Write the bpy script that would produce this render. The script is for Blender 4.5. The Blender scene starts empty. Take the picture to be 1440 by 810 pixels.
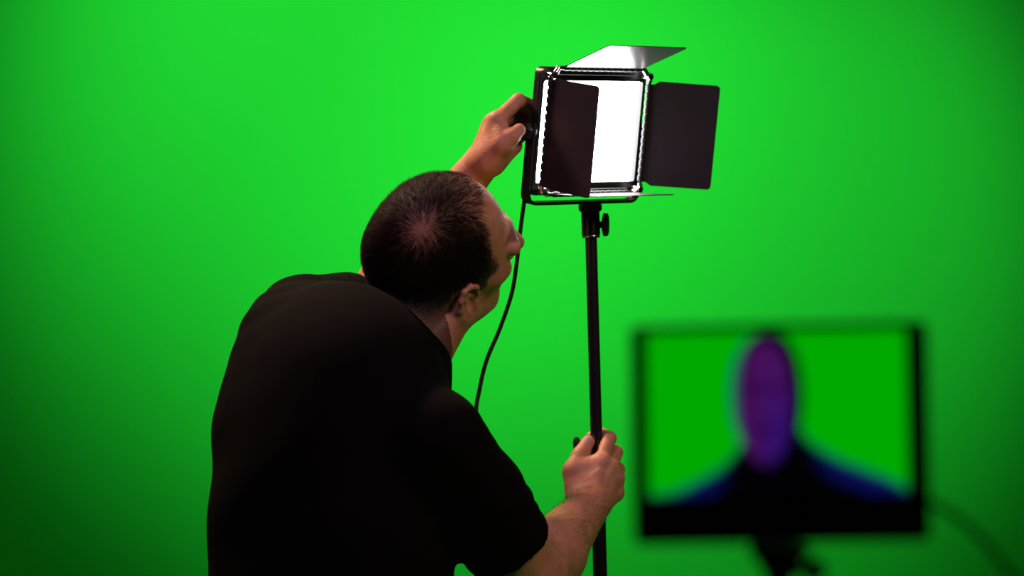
import bpy, bmesh, math, random
import numpy as np
from mathutils import Vector, Matrix

random.seed(7)
rng = np.random.default_rng(7)
SC = bpy.context.scene
COL = SC.collection
FPX = 3400.0                       # focal length in pixels of the 1440-wide frame (85 mm on 36 mm)
CAMZ = 1.5


def P(px, py, Y):
    """world point seen at a pixel of the 1440x810 frame, at depth Y metres"""
    return np.array([(px - 720.0) / FPX * Y, Y, CAMZ + (405.0 - py) / FPX * Y])


# ------------------------------------------------------------------ materials
def mat(name, col, rough=0.5, metal=0.0, spec=0.5, bump=0.0, bscale=200.0, var=0.0, coat=0.0, sheen=0.0):
    m = bpy.data.materials.new(name)
    m.use_nodes = True
    nt = m.node_tree
    b = nt.nodes['Principled BSDF']
    b.inputs['Base Color'].default_value = (*col, 1)
    b.inputs['Roughness'].default_value = rough
    b.inputs['Metallic'].default_value = metal
    b.inputs['Specular IOR Level'].default_value = spec
    b.inputs['Coat Weight'].default_value = coat
    b.inputs['Sheen Weight'].default_value = sheen
    if bump or var:
        tc = nt.nodes.new('ShaderNodeTexCoord')
        n = nt.nodes.new('ShaderNodeTexNoise')
        n.inputs['Scale'].default_value = bscale
        n.inputs['Detail'].default_value = 4
        nt.links.new(tc.outputs['Object'], n.inputs['Vector'])
        if bump:
            bp = nt.nodes.new('ShaderNodeBump')
            bp.inputs['Strength'].default_value = bump
            bp.inputs['Distance'].default_value = 0.002
            nt.links.new(n.outputs['Fac'], bp.inputs['Height'])
            nt.links.new(bp.outputs['Normal'], b.inputs['Normal'])
        if var:
            mx = nt.nodes.new('ShaderNodeMix')
            mx.data_type = 'RGBA'
            mx.inputs[6].default_value = (*[c * (1 - var) for c in col], 1)
            mx.inputs[7].default_value = (*[min(1, c * (1 + var)) for c in col], 1)
            nt.links.new(n.outputs['Fac'], mx.inputs[0])
            nt.links.new(mx.outputs[2], b.inputs['Base Color'])
    return m


def emit_mat(name, col, strength):
    m = bpy.data.materials.new(name)
    m.use_nodes = True
    nt = m.node_tree
    nt.nodes.remove(nt.nodes['Principled BSDF'])
    e = nt.nodes.new('ShaderNodeEmission')
    e.inputs['Color'].default_value = (*col, 1)
    e.inputs['Strength'].default_value = strength
    nt.links.new(e.outputs[0], nt.nodes['Material Output'].inputs['Surface'])
    return m


def skin_mat():
    m = mat('skin', (0.5, 0.3, 0.2), 0.5, spec=0.4)
    nt = m.node_tree
    b = nt.nodes['Principled BSDF']
    at = nt.nodes.new('ShaderNodeAttribute')
    at.attribute_name = 'tint'
    tc = nt.nodes.new('ShaderNodeTexCoord')
    n1 = nt.nodes.new('ShaderNodeTexNoise')
    n1.inputs['Scale'].default_value = 45
    n1.inputs['Detail'].default_value = 5
    nt.links.new(tc.outputs['Object'], n1.inputs['Vector'])
    rp = nt.nodes.new('ShaderNodeValToRGB')
    rp.color_ramp.elements[0].position = 0.3
    rp.color_ramp.elements[0].color = (0.80, 0.72, 0.68, 1)
    rp.color_ramp.elements[1].position = 0.7
    rp.color_ramp.elements[1].color = (1.1, 1.02, 1.0, 1)
    nt.links.new(n1.outputs['Fac'], rp.inputs[0])
    mx = nt.nodes.new('ShaderNodeMix')
    mx.data_type = 'RGBA'
    mx.blend_type = 'MULTIPLY'
    mx.inputs[0].default_value = 1
    nt.links.new(at.outputs['Color'], mx.inputs[6])
    nt.links.new(rp.outputs[0], mx.inputs[7])
    nt.links.new(mx.outputs[2], b.inputs['Base Color'])
    b.inputs['Subsurface Weight'].default_value = 0.12
    b.inputs['Subsurface Radius'].default_value = (0.008, 0.003, 0.0015)
    b.inputs['Subsurface Scale'].default_value = 1.0
    n2 = nt.nodes.new('ShaderNodeTexNoise')
    n2.inputs['Scale'].default_value = 260
    n2.inputs['Detail'].default_value = 6
    nt.links.new(tc.outputs['Object'], n2.inputs['Vector'])
    bp = nt.nodes.new('ShaderNodeBump')
    bp.inputs['Strength'].default_value = 0.35
    bp.inputs['Distance'].default_value = 0.002
    nt.links.new(n2.outputs['Fac'], bp.inputs['Height'])
    nt.links.new(bp.outputs['Normal'], b.inputs['Normal'])
    return m


def hair_mat():
    m = mat('hair', (0.02, 0.015, 0.012), 0.6, spec=0.12)
    nt = m.node_tree
    at = nt.nodes.new('ShaderNodeAttribute')
    at.attribute_name = 'tint'
    nt.links.new(at.outputs['Color'], nt.nodes['Principled BSDF'].inputs['Base Color'])
    return m


M_GREEN = mat('green_screen_paint', (0.0035, 0.62, 0.02), 0.75, spec=0.15, bump=0.05, bscale=60, var=0.03)
M_SKIN = skin_mat()
M_HAIR = hair_mat()
M_SHIRT = mat('black_pique_cotton', (0.0032, 0.0029, 0.0029), 0.9, spec=0.06, bump=0.25, bscale=900, var=0.2)
M_TROUSER = mat('dark_trousers', (0.012, 0.012, 0.015), 0.9, spec=0.1, bump=0.2, bscale=700)
M_SHOE = mat('black_leather', (0.01, 0.01, 0.01), 0.4, bump=0.1, bscale=150)
M_SOLE = mat('black_rubber', (0.012, 0.012, 0.012), 0.8)
M_BLACK = mat('black_painted_aluminium', (0.012, 0.011, 0.012), 0.42, spec=0.45, bump=0.05, bscale=500)
M_DOOR = mat('black_anodised_sheet', (0.028, 0.021, 0.027), 0.32, spec=0.55, bump=0.02, bscale=700)
M_PLASTIC = mat('black_plastic', (0.01, 0.01, 0.01), 0.5, spec=0.35, bump=0.06, bscale=400)
M_CHROME = mat('bright_steel', (0.75, 0.72, 0.7), 0.22, metal=1.0, bump=0.03, bscale=300)
M_STAND = mat('black_satin_tube', (0.012, 0.011, 0.014), 0.28, spec=0.6, coat=0.3, bump=0.02, bscale=200)
M_CABLE = mat('black_cable_rubber', (0.012, 0.012, 0.012), 0.6, bump=0.05, bscale=300)
M_LED = emit_mat('led_diffuser', (1.0, 0.97, 0.98), 18.0)
M_MATTE = mat('matte_black', (0.004, 0.004, 0.004), 0.85, spec=0.1, bump=0.05, bscale=300)
M_BUTTON = mat('dark_buttons', (0.02, 0.02, 0.02), 0.35)


# ------------------------------------------------------------------ object helpers
def link(o):
    COL.objects.link(o)
    return o


def tag(o, label, cat, group=None):
    o['label'] = label
    o['category'] = cat
    if group:
        o['group'] = group
    return o


def mesh_obj(name, verts, faces, material, parent=None, origin=None, smooth=True, tint=None):
    me = bpy.data.meshes.new(name)
    v = np.asarray(verts, dtype=np.float64)
    if origin is not None:
        v = v - np.asarray(origin)
    if isinstance(faces, np.ndarray):
        me.vertices.add(len(v))
        me.vertices.foreach_set('co', v.astype(np.float32).ravel())
        n, k = faces.shape
        me.loops.add(n * k)
        me.loops.foreach_set('vertex_index', faces.astype(np.int32).ravel())
        me.polygons.add(n)
        me.polygons.foreach_set('loop_start', np.arange(0, n * k, k, dtype=np.int32))
        me.update(calc_edges=True)
        me.validate()
    else:
        me.from_pydata([tuple(x) for x in v], [], [tuple(f) for f in faces])
        me.update()
    if tint is not None:
        a = me.color_attributes.new('tint', 'FLOAT_COLOR', 'POINT')
        c = np.ones((len(v), 4), np.float32)
        c[:, :3] = tint
        a.data.foreach_set('color', c.ravel())
    if smooth:
        me.polygons.foreach_set('use_smooth', np.ones(len(me.polygons), dtype=bool))
    me.materials.append(material)
    o = link(bpy.data.objects.new(name, me))
    if parent is not None:
        o.parent = parent
    elif origin is not None:
        o.location = origin
    return o


class MB:
    """collects shapes into one mesh"""

    def __init__(s):
        s.v, s.f = [], []

    def add(s, vs, fs):
        b = len(s.v)
        s.v += [tuple(float(c) for c in x) for x in vs]
        s.f += [tuple(i + b for i in f) for f in fs]
        return s

    def box(s, lo, hi):
        x0, y0, z0 = lo
        x1, y1, z1 = hi
        v = [(x0, y0, z0), (x1, y0, z0), (x1, y1, z0), (x0, y1, z0), (x0, y0, z1), (x1, y0, z1), (x1, y1, z1), (x0, y1, z1)]
        return s.add(v, [(0, 3, 2, 1), (4, 5, 6, 7), (0, 1, 5, 4), (1, 2, 6, 5), (2, 3, 7, 6), (3, 0, 4, 7)])

    def loops(s, rings, cap=True, closed=True):
        n = len(rings[0])
        v = [p for r in rings for p in r]
        f = []
        for i in range(len(rings) - 1):
            for j in range(n if closed else n - 1):
                k = (j + 1) % n
                f.append((i * n + j, i * n + k, (i + 1) * n + k, (i + 1) * n + j))
        if cap:
            f.append(tuple(range(n - 1, -1, -1)))
            f.append(tuple((len(rings) - 1) * n + j for j in range(n)))
        return s.add(v, f)

    def tube(s, pts, rad, n=14):
        pts = [np.asarray(p, float) for p in pts]
        rad = rad if hasattr(rad, '__len__') else [rad] * len(pts)
        rings = []
        up = None
        for i, p in enumerate(pts):
            t = pts[min(i + 1, len(pts) - 1)] - pts[max(i - 1, 0)]
            t = t / (np.linalg.norm(t) + 1e-12)
            if up is None:
                a = np.array([0, 0, 1.0]) if abs(t[2]) < 0.9 else np.array([1.0, 0, 0])
            else:
                a = up
            x = a - t * a.dot(t)
            x /= np.linalg.norm(x)
            y = np.cross(t, x)
            up = x
            rings.append([p + rad[i] * (math.cos(2 * math.pi * k / n) * x + math.sin(2 * math.pi * k / n) * y) for k in range(n)])
        return s.loops(rings)

    def lathe(s, a, b, prof, n=20, lobes=0, depth=0.0):
        """profile of (t along a-b, radius)"""
        a, b = np.asarray(a, float), np.asarray(b, float)
        t = (b - a) / np.linalg.norm(b - a)
        w = np.array([0, 0, 1.0]) if abs(t[2]) < 0.9 else np.array([1.0, 0, 0])
        x = np.cross(w, t)
        x /= np.linalg.norm(x)
        y = np.cross(t, x)
        rings = []
        for q, r in prof:
            c = a + (b - a) * q
            ring = []
            for k in range(n):
                an = 2 * math.pi * k / n
                rr = r * (1 + depth * math.cos(lobes * an)) if lobes else r
                ring.append(c + rr * (math.cos(an) * x + math.sin(an) * y))
            rings.append(ring)
        return s.loops(rings)

    def ribbon(s, pts, th, z0, z1):
        """flat bar that follows a 2-D path in local xy; th thick in the plane, z0..z1 wide"""
        pts = [np.asarray(p, float) for p in pts]
        rings = []
        for i, p in enumerate(pts):
            t = pts[min(i + 1, len(pts) - 1)] - pts[max(i - 1, 0)]
            t /= np.linalg.norm(t)
            nn = np.array([-t[1], t[0]])
            o, q = p + nn * th / 2, p - nn * th / 2
            rings.append([(o[0], o[1], z0), (o[0], o[1], z1), (q[0], q[1], z1), (q[0], q[1], z0)])
        return s.loops(rings)

    def build(s, name, material, parent=None, origin=None, bevel=0.0, smooth=True, seg=2):
        o = mesh_obj(name, s.v, s.f, material, parent, origin, smooth=False)
        me = o.data
        bm = bmesh.new()
        bm.from_mesh(me)
        bmesh.ops.recalc_face_normals(bm, faces=bm.faces)
        if bevel:
            eds = [e for e in bm.edges if len(e.link_faces) == 2 and e.calc_face_angle(0) > 0.6]
            bmesh.ops.bevel(bm, geom=eds, offset=bevel, segments=seg, affect='EDGES', profile=0.5, clamp_overlap=True)
        for f in bm.faces:
            f.smooth = smooth
        if smooth:
            for e in bm.edges:
                if len(e.link_faces) == 2 and e.calc_face_angle(0) > 0.7:
                    e.smooth = False
        bm.to_mesh(me)
        bm.free()
        return o


def empty(name, M=None, loc=None):
    o = link(bpy.data.objects.new(name, None))
    o.empty_display_size = 0.05
    if M is not None:
        o.matrix_world = M
    if loc is not None:
        o.location = loc
    return o


def curve_pts(ctrl, n=12):
    """Catmull-Rom through control points"""
    c = [np.asarray(p, float) for p in ctrl]
    c = [2 * c[0] - c[1]] + c + [2 * c[-1] - c[-2]]
    out = []
    for i in range(1, len(c) - 2):
        for k in range(n):
            t = k / n
            out.append(0.5 * ((2 * c[i]) + (-c[i - 1] + c[i + 1]) * t + (2 * c[i - 1] - 5 * c[i] + 4 * c[i + 1] - c[i + 2]) * t * t
                              + (-c[i - 1] + 3 * c[i] - 3 * c[i + 1] + c[i + 2]) * t ** 3))
    out.append(c[-2])
    return out


# ------------------------------------------------------------------ implicit surfaces
def cap(a, b, ra, rb, k=0.01, op='+', cut=None):
    a, b = np.asarray(a, float), np.asarray(b, float)
    return dict(t='c', a=a, b=b, ra=ra, rb=rb, k=k, op=op, c=(a + b) / 2, R=np.linalg.norm(b - a) / 2 + max(ra, rb), cut=cut)


def ell(c, A, r, k=0.01, op='+'):
    return dict(t='e', c=np.asarray(c, float), A=np.asarray(A, float), r=np.asarray(r, float), k=k, op=op, R=float(max(r)))


def chain(pts, rads, k=0.004, op='+'):
    return [cap(pts[i], pts[i + 1], rads[i], rads[i + 1], k, op) for i in range(len(pts) - 1)]


def pdist(p, X):
    if p['t'] == 'c':
        ab = p['b'] - p['a']
        d = X - p['a']
        L = ab.dot(ab) + 1e-12
        h = np.clip(d @ ab / L, 0, 1)
        q = d - h[:, None] * ab
        r = np.sqrt((q * q).sum(1)) - (p['ra'] + (p['rb'] - p['ra']) * h)
    else:
        q = (X - p['c']) @ p['A']
        k0 = np.sqrt(((q / p['r']) ** 2).sum(1)) + 1e-9
        k1 = np.sqrt(((q / p['r'] ** 2) ** 2).sum(1)) + 1e-9
        r = k0 * (k0 - 1) / k1
    if p.get('cut') is not None:
        o, n = p['cut']
        r = np.maximum(r, (X - o) @ n)
    return r


def field(prims, X):
    d = np.full(len(X), 1.0)
    for p in prims:
        e = pdist(p, X)
        k = p['k']
        if p['op'] == '+':
            h = np.maximum(k - np.abs(d - e), 0) / k
            d = np.minimum(d, e) - h * h * k * 0.25
        else:
            e = -e
            h = np.maximum(k - np.abs(d - e), 0) / k
            d = np.maximum(d, e) + h * h * k * 0.25
    return d


def inflate(prims, r):
    out = []
    for p in prims:
        q = dict(p)
        if p['t'] == 'c':
            q['ra'] = p['ra'] + r
            q['rb'] = p['rb'] + r
        else:
            q['r'] = p['r'] + r
        q['R'] = p['R'] + r
        out.append(q)
    return out


def cull(prims, c, rad):
    return [p for p in prims if np.linalg.norm(p['c'] - c) < p['R'] * 1.02 + rad + 4.5 * p['k'] + .02]


def surface(h, lo, hi, fn, bound, N=14):
    """sparse surface nets. fn(X, block_centre, block_radius) -> distances; bound = prims used to find blocks"""
    lo, hi = np.asarray(lo, float), np.asarray(hi, float)
    B = N * h
    nb = np.ceil((hi - lo) / B).astype(int) + 1
    brad = B * 0.8661
    g = np.stack(np.meshgrid(*[np.arange(n) for n in nb], indexing='ij'), -1).reshape(-1, 3)
    cs = lo + (g + 0.5) * B
    near = np.zeros(len(cs), bool)
    for p in bound:
        near |= np.linalg.norm(cs - p['c'], axis=1) < p['R'] + brad
    g, cs = g[near], cs[near]
    dims = nb * N + 4
    ax = np.arange(N + 1)
    off = np.stack(np.meshgrid(ax, ax, ax, indexing='ij'), -1).reshape(-1, 3)
    gid = lambda I: ((I[..., 0] + 1) * dims[1] + (I[..., 1] + 1)) * dims[2] + I[..., 2] + 1
    V, ID, Q = [], [], []
    corners = np.array([[i, j, k] for i in (0, 1) for j in (0, 1) for k in (0, 1)])
    edges = [(a, b) for a in range(8) for b in range(a + 1, 8) if np.abs(corners[a] - corners[b]).sum() == 1]
    for bi, bc in zip(g, cs):
        d0 = fn(bc[None], bc, brad)
        if abs(d0[0]) > brad * 1.6 + 0.02:
            continue
        I0 = bi * N
        X = lo + (I0 + off) * h
        D = fn(X, bc, brad).reshape(N + 1, N + 1, N + 1)
        S = D < 0
        if S.all() or not S.any():
            continue
        cnt = sum(S[i:N + i, j:N + j, k:N + k].astype(int) for i, j, k in corners)
        act = np.argwhere((cnt > 0) & (cnt < 8))
        if len(act):
            cv = np.stack([D[act[:, 0] + i, act[:, 1] + j, act[:, 2] + k] for i, j, k in corners], 1)
            acc = np.zeros((len(act), 3))
            num = np.zeros(len(act))
            for a, b in edges:
                m = (cv[:, a] < 0) != (cv[:, b] < 0)
                t = cv[:, a] / np.where(m, cv[:, a] - cv[:, b], 1)
                pt = corners[a] + t[:, None] * (corners[b] - corners[a])
                acc += np.where(m[:, None], pt, 0)
                num += m
            V.append(lo + (I0 + act + acc / num[:, None]) * h)
            ID.append(gid(I0 + act))
        for axis in range(3):
            sl0 = [slice(0, N)] * 3
            sl1 = list(sl0)
            sl1[axis] = slice(1, N + 1)
            a, b = S[tuple(sl0)], S[tuple(sl1)]
            for flip in (False, True):
                e = np.argwhere((a & ~b) if not flip else (~a & b))
                if not len(e):
                    continue
                u, w = (axis + 1) % 3, (axis + 2) % 3
                du = np.zeros(3, int)
                du[u] = 1
                dw = np.zeros(3, int)
                dw[w] = 1
                E = I0 + e
                q = np.stack([gid(E - du - dw), gid(E - dw), gid(E), gid(E - du)], 1)
                Q.append(q if not flip else q[:, ::-1])
    V, ID, Q = np.concatenate(V), np.concatenate(ID), np.concatenate(Q)
    o = np.argsort(ID)
    ID, V = ID[o], V[o]
    idx = np.searchsorted(ID, Q)
    idx = np.clip(idx, 0, len(ID) - 1)
    ok = (ID[idx] == Q).all(1)
    return V, idx[ok]


def relax(V, F, n=2, w=0.5):
    for _ in range(n):
        s = np.zeros_like(V)
        c = np.zeros(len(V))
        for a in range(4):
            for b in ((a + 1) % 4, (a + 3) % 4):
                np.add.at(s, F[:, a], V[F[:, b]])
                np.add.at(c, F[:, a], 1)
        V = V * (1 - w) + w * s / np.maximum(c, 1)[:, None]
    return V


def unit(v):
    v = np.asarray(v, float)
    return v / np.linalg.norm(v)


def frame(r, f):
    """orthonormal right/forward/up matrix (columns)"""
    f = unit(f)
    r = unit(np.asarray(r, float) - f * np.dot(r, f))
    return np.stack([r, f, np.cross(r, f)], 1)


# ================================================================== THE SETTING
def structure(o):
    o['kind'] = 'structure'
    return o


# a painted cyclorama: back wall and floor, with the cove on the wall piece
WALLY = 5.6
b = MB()
prof = [(WALLY + 0.15, 0.0), (WALLY - 0.5, 0.0)]
prof += [(WALLY - 0.5 + 0.5 * math.sin(a), 0.5 - 0.5 * math.cos(a)) for a in np.linspace(0.05, math.pi / 2, 14)]
prof += [(WALLY, 4.2), (WALLY + 0.15, 4.2)]
b.loops([[(x, y, z) for y, z in prof] for x in (-5.0, 5.0)])
structure(b.build('wall_back', M_GREEN))
b = MB().box((-5.0, -1.5, -0.1), (5.0, WALLY + 0.15, 0.0))
structure(b.build('floor', M_GREEN))

# ================================================================== LED PANEL
TH, AL, RO = math.radians(40), math.radians(10.5), math.radians(2.5)
PR = np.array([math.cos(TH), math.sin(TH), 0])
PU = np.array([math.sin(TH) * math.sin(AL), -math.cos(TH) * math.sin(AL), math.cos(AL)])
PN = np.cross(PR, PU)
PR, PU = PR * math.cos(RO) + PU * math.sin(RO), PU * math.cos(RO) - PR * math.sin(RO)
PC = P(825, 184.5, 3.5)


def mtx(R, U, N, C):
    return Matrix(((R[0], U[0], N[0], C[0]), (R[1], U[1], N[1], C[1]), (R[2], U[2], N[2], C[2]), (0, 0, 0, 1)))


panel = empty('led_panel_light', mtx(PR, PU, PN, PC))
tag(panel, 'glowing white square light panel with four black barn doors on the black stand', 'studio light')


def rrect(w, h, r, n=5):
    pts = []
    for cx, cy, a0 in ((w / 2 - r, h / 2 - r, 0), (-w / 2 + r, h / 2 - r, 90), (-w / 2 + r, -h / 2 + r, 180), (w / 2 - r, -h / 2 + r, 270)):
        for k in range(n + 1):
            a = math.radians(a0 + 90 * k / n)
            pts.append((cx + r * math.cos(a), cy + r * math.sin(a)))
    return pts


def ring_frame(mb, W, H, R, w, h, r, z0, z1, dx=0.0, dy=0.0):
    o = [(x + dx, y + dy) for x, y in rrect(W, H, R)]
    i = [(x + dx, y + dy) for x, y in rrect(w, h, r)]
    n = len(o)
    v = [(x, y, z0) for x, y in o] + [(x, y, z1) for x, y in o] + [(x, y, z1) for x, y in i] + [(x, y, z0) for x, y in i]
    f = []
    for k in range(n):
        q = (k + 1) % n
        for a in range(4):
            b_ = (a + 1) % 4
            f.append((a * n + k, a * n + q, b_ * n + q, b_ * n + k))
    mb.add(v, f)


b = MB()
ring_frame(b, 0.201, 0.184, 0.010, 0.191, 0.148, 0.003, -0.008, 0.003)
b.loops([[(x, y, -0.008) for x, y in rrect(0.2005, 0.1835, 0.010)], [(x, y, -0.016) for x, y in rrect(0.186, 0.168, 0.010)], [(x, y, -0.021) for x, y in rrect(0.178, 0.16, 0.010)]])
b.build('housing', M_BLACK, panel)
b = MB().box((-0.0965, -0.0755, -0.0075), (0.0965, 0.0755, -0.001))
b.build('diffuser', M_LED, panel)
b = MB().box((-0.06, -0.07, -0.04), (0.06, 0.07, -0.0202))
o = b.build('control_box', M_PLASTIC, panel, bevel=0.004)
for x in (-0.03, 0.03):
    MB().lathe((x, 0.03, -0.0395), (x, 0.03, -0.052), [(0, .011), (.9, .0105), (1, .009)], 18, 9, 0.04).build('dimmer_dial', M_PLASTIC, o)
MB().box((-0.045, -0.06, -0.042), (0.045, -0.01, -0.0398)).build('battery_plate', M_BUTTON, o, bevel=0.0006)

# barn door carrier: a thin square frame with hinge rods standing off the panel
b = MB()
ring_frame(b, 0.2, 0.182, 0.006, 0.190, 0.147, 0.004, 0.0035, 0.0075)
carrier = b.build('barn_door_frame', M_BLACK, panel)
HZ = 0.021
for sy in (1, -1):
    MB().tube([(-0.083, sy * 0.088 + (.005 if sy > 0 else 0), HZ), (0.083, sy * 0.088 + (.005 if sy > 0 else 0), HZ)], 0.003, 12).build('hinge_rod', M_STAND, carrier)
    b = MB()
    b.box((-0.076, sy * 0.0875 - 0.0045, 0.0076), (0.076, sy * 0.0875 + 0.0055, HZ - 0.004))
    b.build('hinge_rail', M_BLACK, carrier, bevel=0.0008)
for sx in (1, -1):
    MB().tube([(sx * 0.0945, -0.076, HZ), (sx * 0.0945, 0.076, HZ)], 0.003, 12).build('hinge_rod', M_STAND, carrier)
for sx in (1, -1):
    for sy in (1, -1):
        b = MB()
        b.tube(curve_pts([(sx * 0.082, sy * 0.088 + (.005 if sy > 0 else 0), HZ), (sx * 0.089, sy * 0.0845, HZ + .001), (sx * 0.0935, sy * 0.082, HZ + .001), (sx * 0.0945, sy * 0.075, HZ)], 5), 0.0042, 10)
        b.lathe((sx * 0.092, sy * 0.083, 0.007), (sx * 0.092, sy * 0.083, HZ + 0.006), [(0, .004), (.8, .004), (.85, .0062), (1, .005)], 14)
        b.build('corner_bracket', M_CHROME, carrier)


def barn_door(h0, axis, d, L, half0, half1, face):
    """plate hinged on the line h0 + t*axis, reaching L along d; knuckles along the hinge"""
    h0, axis, d = np.array(h0, float), unit(axis), unit(d)
    nn = unit(np.cross(axis, d)) * 0.0006
    prof = [(-half0, 0.002), (-half0 * 1.0, 0.008), (-half1, 0.016), (-half1, L - 0.006)]
    arc = [(-half1 + 0.006 * (1 - math.cos(a)), L - 0.006 + 0.006 * math.sin(a)) for a in np.linspace(0.3, math.pi / 2, 5)]
    left = prof + arc
    out = left + [(-x, y) for x, y in reversed(left)]
    pts = [h0 + axis * x + d * y for x, y in out]
    b = MB()
    b.loops([[p + nn for p in pts], [p - nn for p in pts]])
    # folded stiffening lip on the outer edge
    o = b.build('barn_door', M_DOOR, panel, smooth=False)
    k = MB()
    n = 13
    for i in range(n):
        x0 = -half0 + 2 * half0 * (i + 0.08) / n
        x1 = -half0 + 2 * half0 * (i + 0.92) / n
        k.lathe(h0 + axis * x0, h0 + axis * x1, [(0, .003), (.12, .0042), (.88, .0042), (1, .003)], 12)
    k.build('hinge', M_BLACK, o)
    return o


def rad(a):
    return math.radians(a)


# left, right, top, bottom leaves
f_ = rad(93)
barn_door((-0.0945, 0, HZ), (0, 1, 0), (-math.cos(f_), 0, math.sin(f_)), 0.098, 0.077, 0.0785, 1)
f_ = rad(33)
barn_door((0.0945, 0, HZ), (0, 1, 0), (math.cos(f_), 0, math.sin(f_)), 0.106, 0.072, 0.077, 1)
f_ = rad(66)
barn_door((0, 0.093, HZ), (1, 0, 0), (0, math.cos(f_), math.sin(f_)), 0.103, 0.073, 0.0755, 1)
f_ = rad(97)
barn_door((0, -0.088, HZ), (1, 0, 0), (0, -math.cos(f_), math.sin(f_)), 0.098, 0.073, 0.0755, 1)

# yoke: flat bar bent into a U, with tightening knobs at both sides
yw, yb, yr = 0.1055, -0.1035, 0.014
path = [(-yw, 0.012)] + [(-yw, y) for y in np.linspace(0.0, yb + yr, 5)]
path += [(-yw + yr - yr * math.cos(a), yb + yr - yr * math.sin(a)) for a in np.linspace(0.2, math.pi / 2, 6)]
half = list(path)
path = half + [(-x, y) for x, y in reversed(half)]
b = MB().ribbon(path, 0.0042, -0.008, 0.009)
yoke = b.build('yoke', M_BLACK, panel)
for sx in (-1, 1):
    b = MB()
    b.lathe((sx * 0.1012, 0, 0.0005), (sx * 0.109, 0, 0.0005), [(0, .007), (1, .007)], 18)
    b.lathe((sx * 0.1085, 0, 0.0005), (sx * 0.121, 0, 0.0005), [(0, .0065), (.25, .0075), (.3, .0125), (.85, .0125), (1, .010)], 28, 7, 0.09)
    b.build('knob', M_PLASTIC, yoke)
    # clutch washer seen from the front
    MB().lathe((sx * 0.1005, 0, 0.0005), (sx * 0.1032, 0, 0.0005), [(0, .008), (1, .008)], 16).build('washer', M_CHROME, yoke)

# ================================================================== LIGHT STAND
ST = P(830, 291, 3.5)
SB = P(843.2, 780, 3.5)
sd = unit(SB - ST)


def sp(py):
    """point on the stand axis at a pixel row"""
    t = (py - 291.0) / (780.0 - 291.0)
    return ST + (SB - ST) * t


base = ST + sd * (ST[2] / -sd[2])
stand = empty('light_stand', loc=tuple(base))
tag(stand, 'black telescopic light stand leaning slightly under the lit LED panel, gripped by a hand', 'light stand')


def snd(b, name, m, parent=None, **k):
    return b.build(name, m, parent or stand, origin=base, **k)


snd(MB().tube([sp(330), sp(700)], 0.0086, 20), 'upper_tube', M_STAND)
snd(MB().tube([sp(690), sp(1130)], 0.0103, 20), 'lower_tube', M_STAND)
snd(MB().lathe(sp(672), sp(708), [(0, .0108), (.1, .0125), (.85, .0125), (1, .011)], 24), 'locking_collar', M_PLASTIC)
# spigot receiver and clamp that carries the yoke
b = MB().lathe(sp(297), sp(334), [(0, .0125), (.06, .0135), (.9, .0135), (.93, .0125), (1, .0125)], 26)
adap = snd(b, 'spigot_adapter', M_STAND)
snd(MB().lathe(sp(331.5), sp(334.5), [(0, .0128), (.5, .0132), (1, .0128)], 26), 'steel_ring', M_CHROME, adap)
b = MB()
b.lathe(sp(283.8), sp(298), [(0, .011), (.3, .017), (.8, .017), (1, .014)], 24)
snd(b, 'clamp_head', M_PLASTIC, adap)
kc = sp(316) + np.array([0.0135, 0, 0])
b = MB()
b.lathe(kc, kc + np.array([0.004, -0.001, 0]), [(0, .005), (1, .005)], 14)
b.lathe(kc + np.array([0.003, -0.001, 0]), kc + np.array([0.013, -0.002, 0]), [(0, .011), (.15, .016), (.8, .0155), (1, .011)], 32, 5, 0.10)
snd(b, 'adapter_knob', M_PLASTIC, adap)
# lock lever beside the thumb
lv = sp(690)
b = MB()
b.tube(curve_pts([lv + np.array([-0.008, -0.004, 0.004]), lv + np.array([-0.020, 0.004, 0.02]), lv + np.array([-0.0285, 0.006, 0.05]), lv + np.array([-0.031, 0.006, 0.077])], 6),
       [0.004] * 6 + [0.0045] * 6 + [0.0055] * 5 + [0.0052, 0.003], 12)
snd(b, 'lock_lever', M_PLASTIC)
# tripod foot, below the frame
hub_hi, hub_lo = base + -sd * 0.62, base + -sd * 0.28
snd(MB().lathe(hub_hi + -sd * 0.03, hub_hi + sd * 0.03, [(0, .015), (.1, .019), (.9, .019), (1, .015)], 20), 'upper_collar', M_PLASTIC)
snd(MB().lathe(hub_lo + -sd * 0.02, hub_lo + sd * 0.02, [(0, .014), (.1, .018), (.9, .018), (1, .014)], 20), 'lower_collar', M_PLASTIC)
snd(MB().tube([sp(1120), base - sd * 0.16], 0.0125, 20), 'base_tube', M_STAND)
for a in (35, 155, 275):
    dr = np.array([math.cos(rad(a)), math.sin(rad(a)), 0])
    foot = base + dr * 0.46
    foot[2] = 0.012
    leg = snd(MB().tube([hub_hi + dr * 0.02, foot], 0.008, 14), 'leg', M_STAND)
    mid = hub_hi + (foot - hub_hi) * 0.58
    snd(MB().tube([hub_lo + dr * 0.017, mid], 0.006, 12), 'brace', M_STAND, leg)
    snd(MB().lathe(foot + np.array([0, 0, 0.02]) - dr * 0.012, foot - np.array([0, 0, 0.012]) + dr * 0.004, [(0, .009), (.3, .0115), (1, .0105)], 16), 'rubber_foot', M_SOLE, leg)

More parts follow.
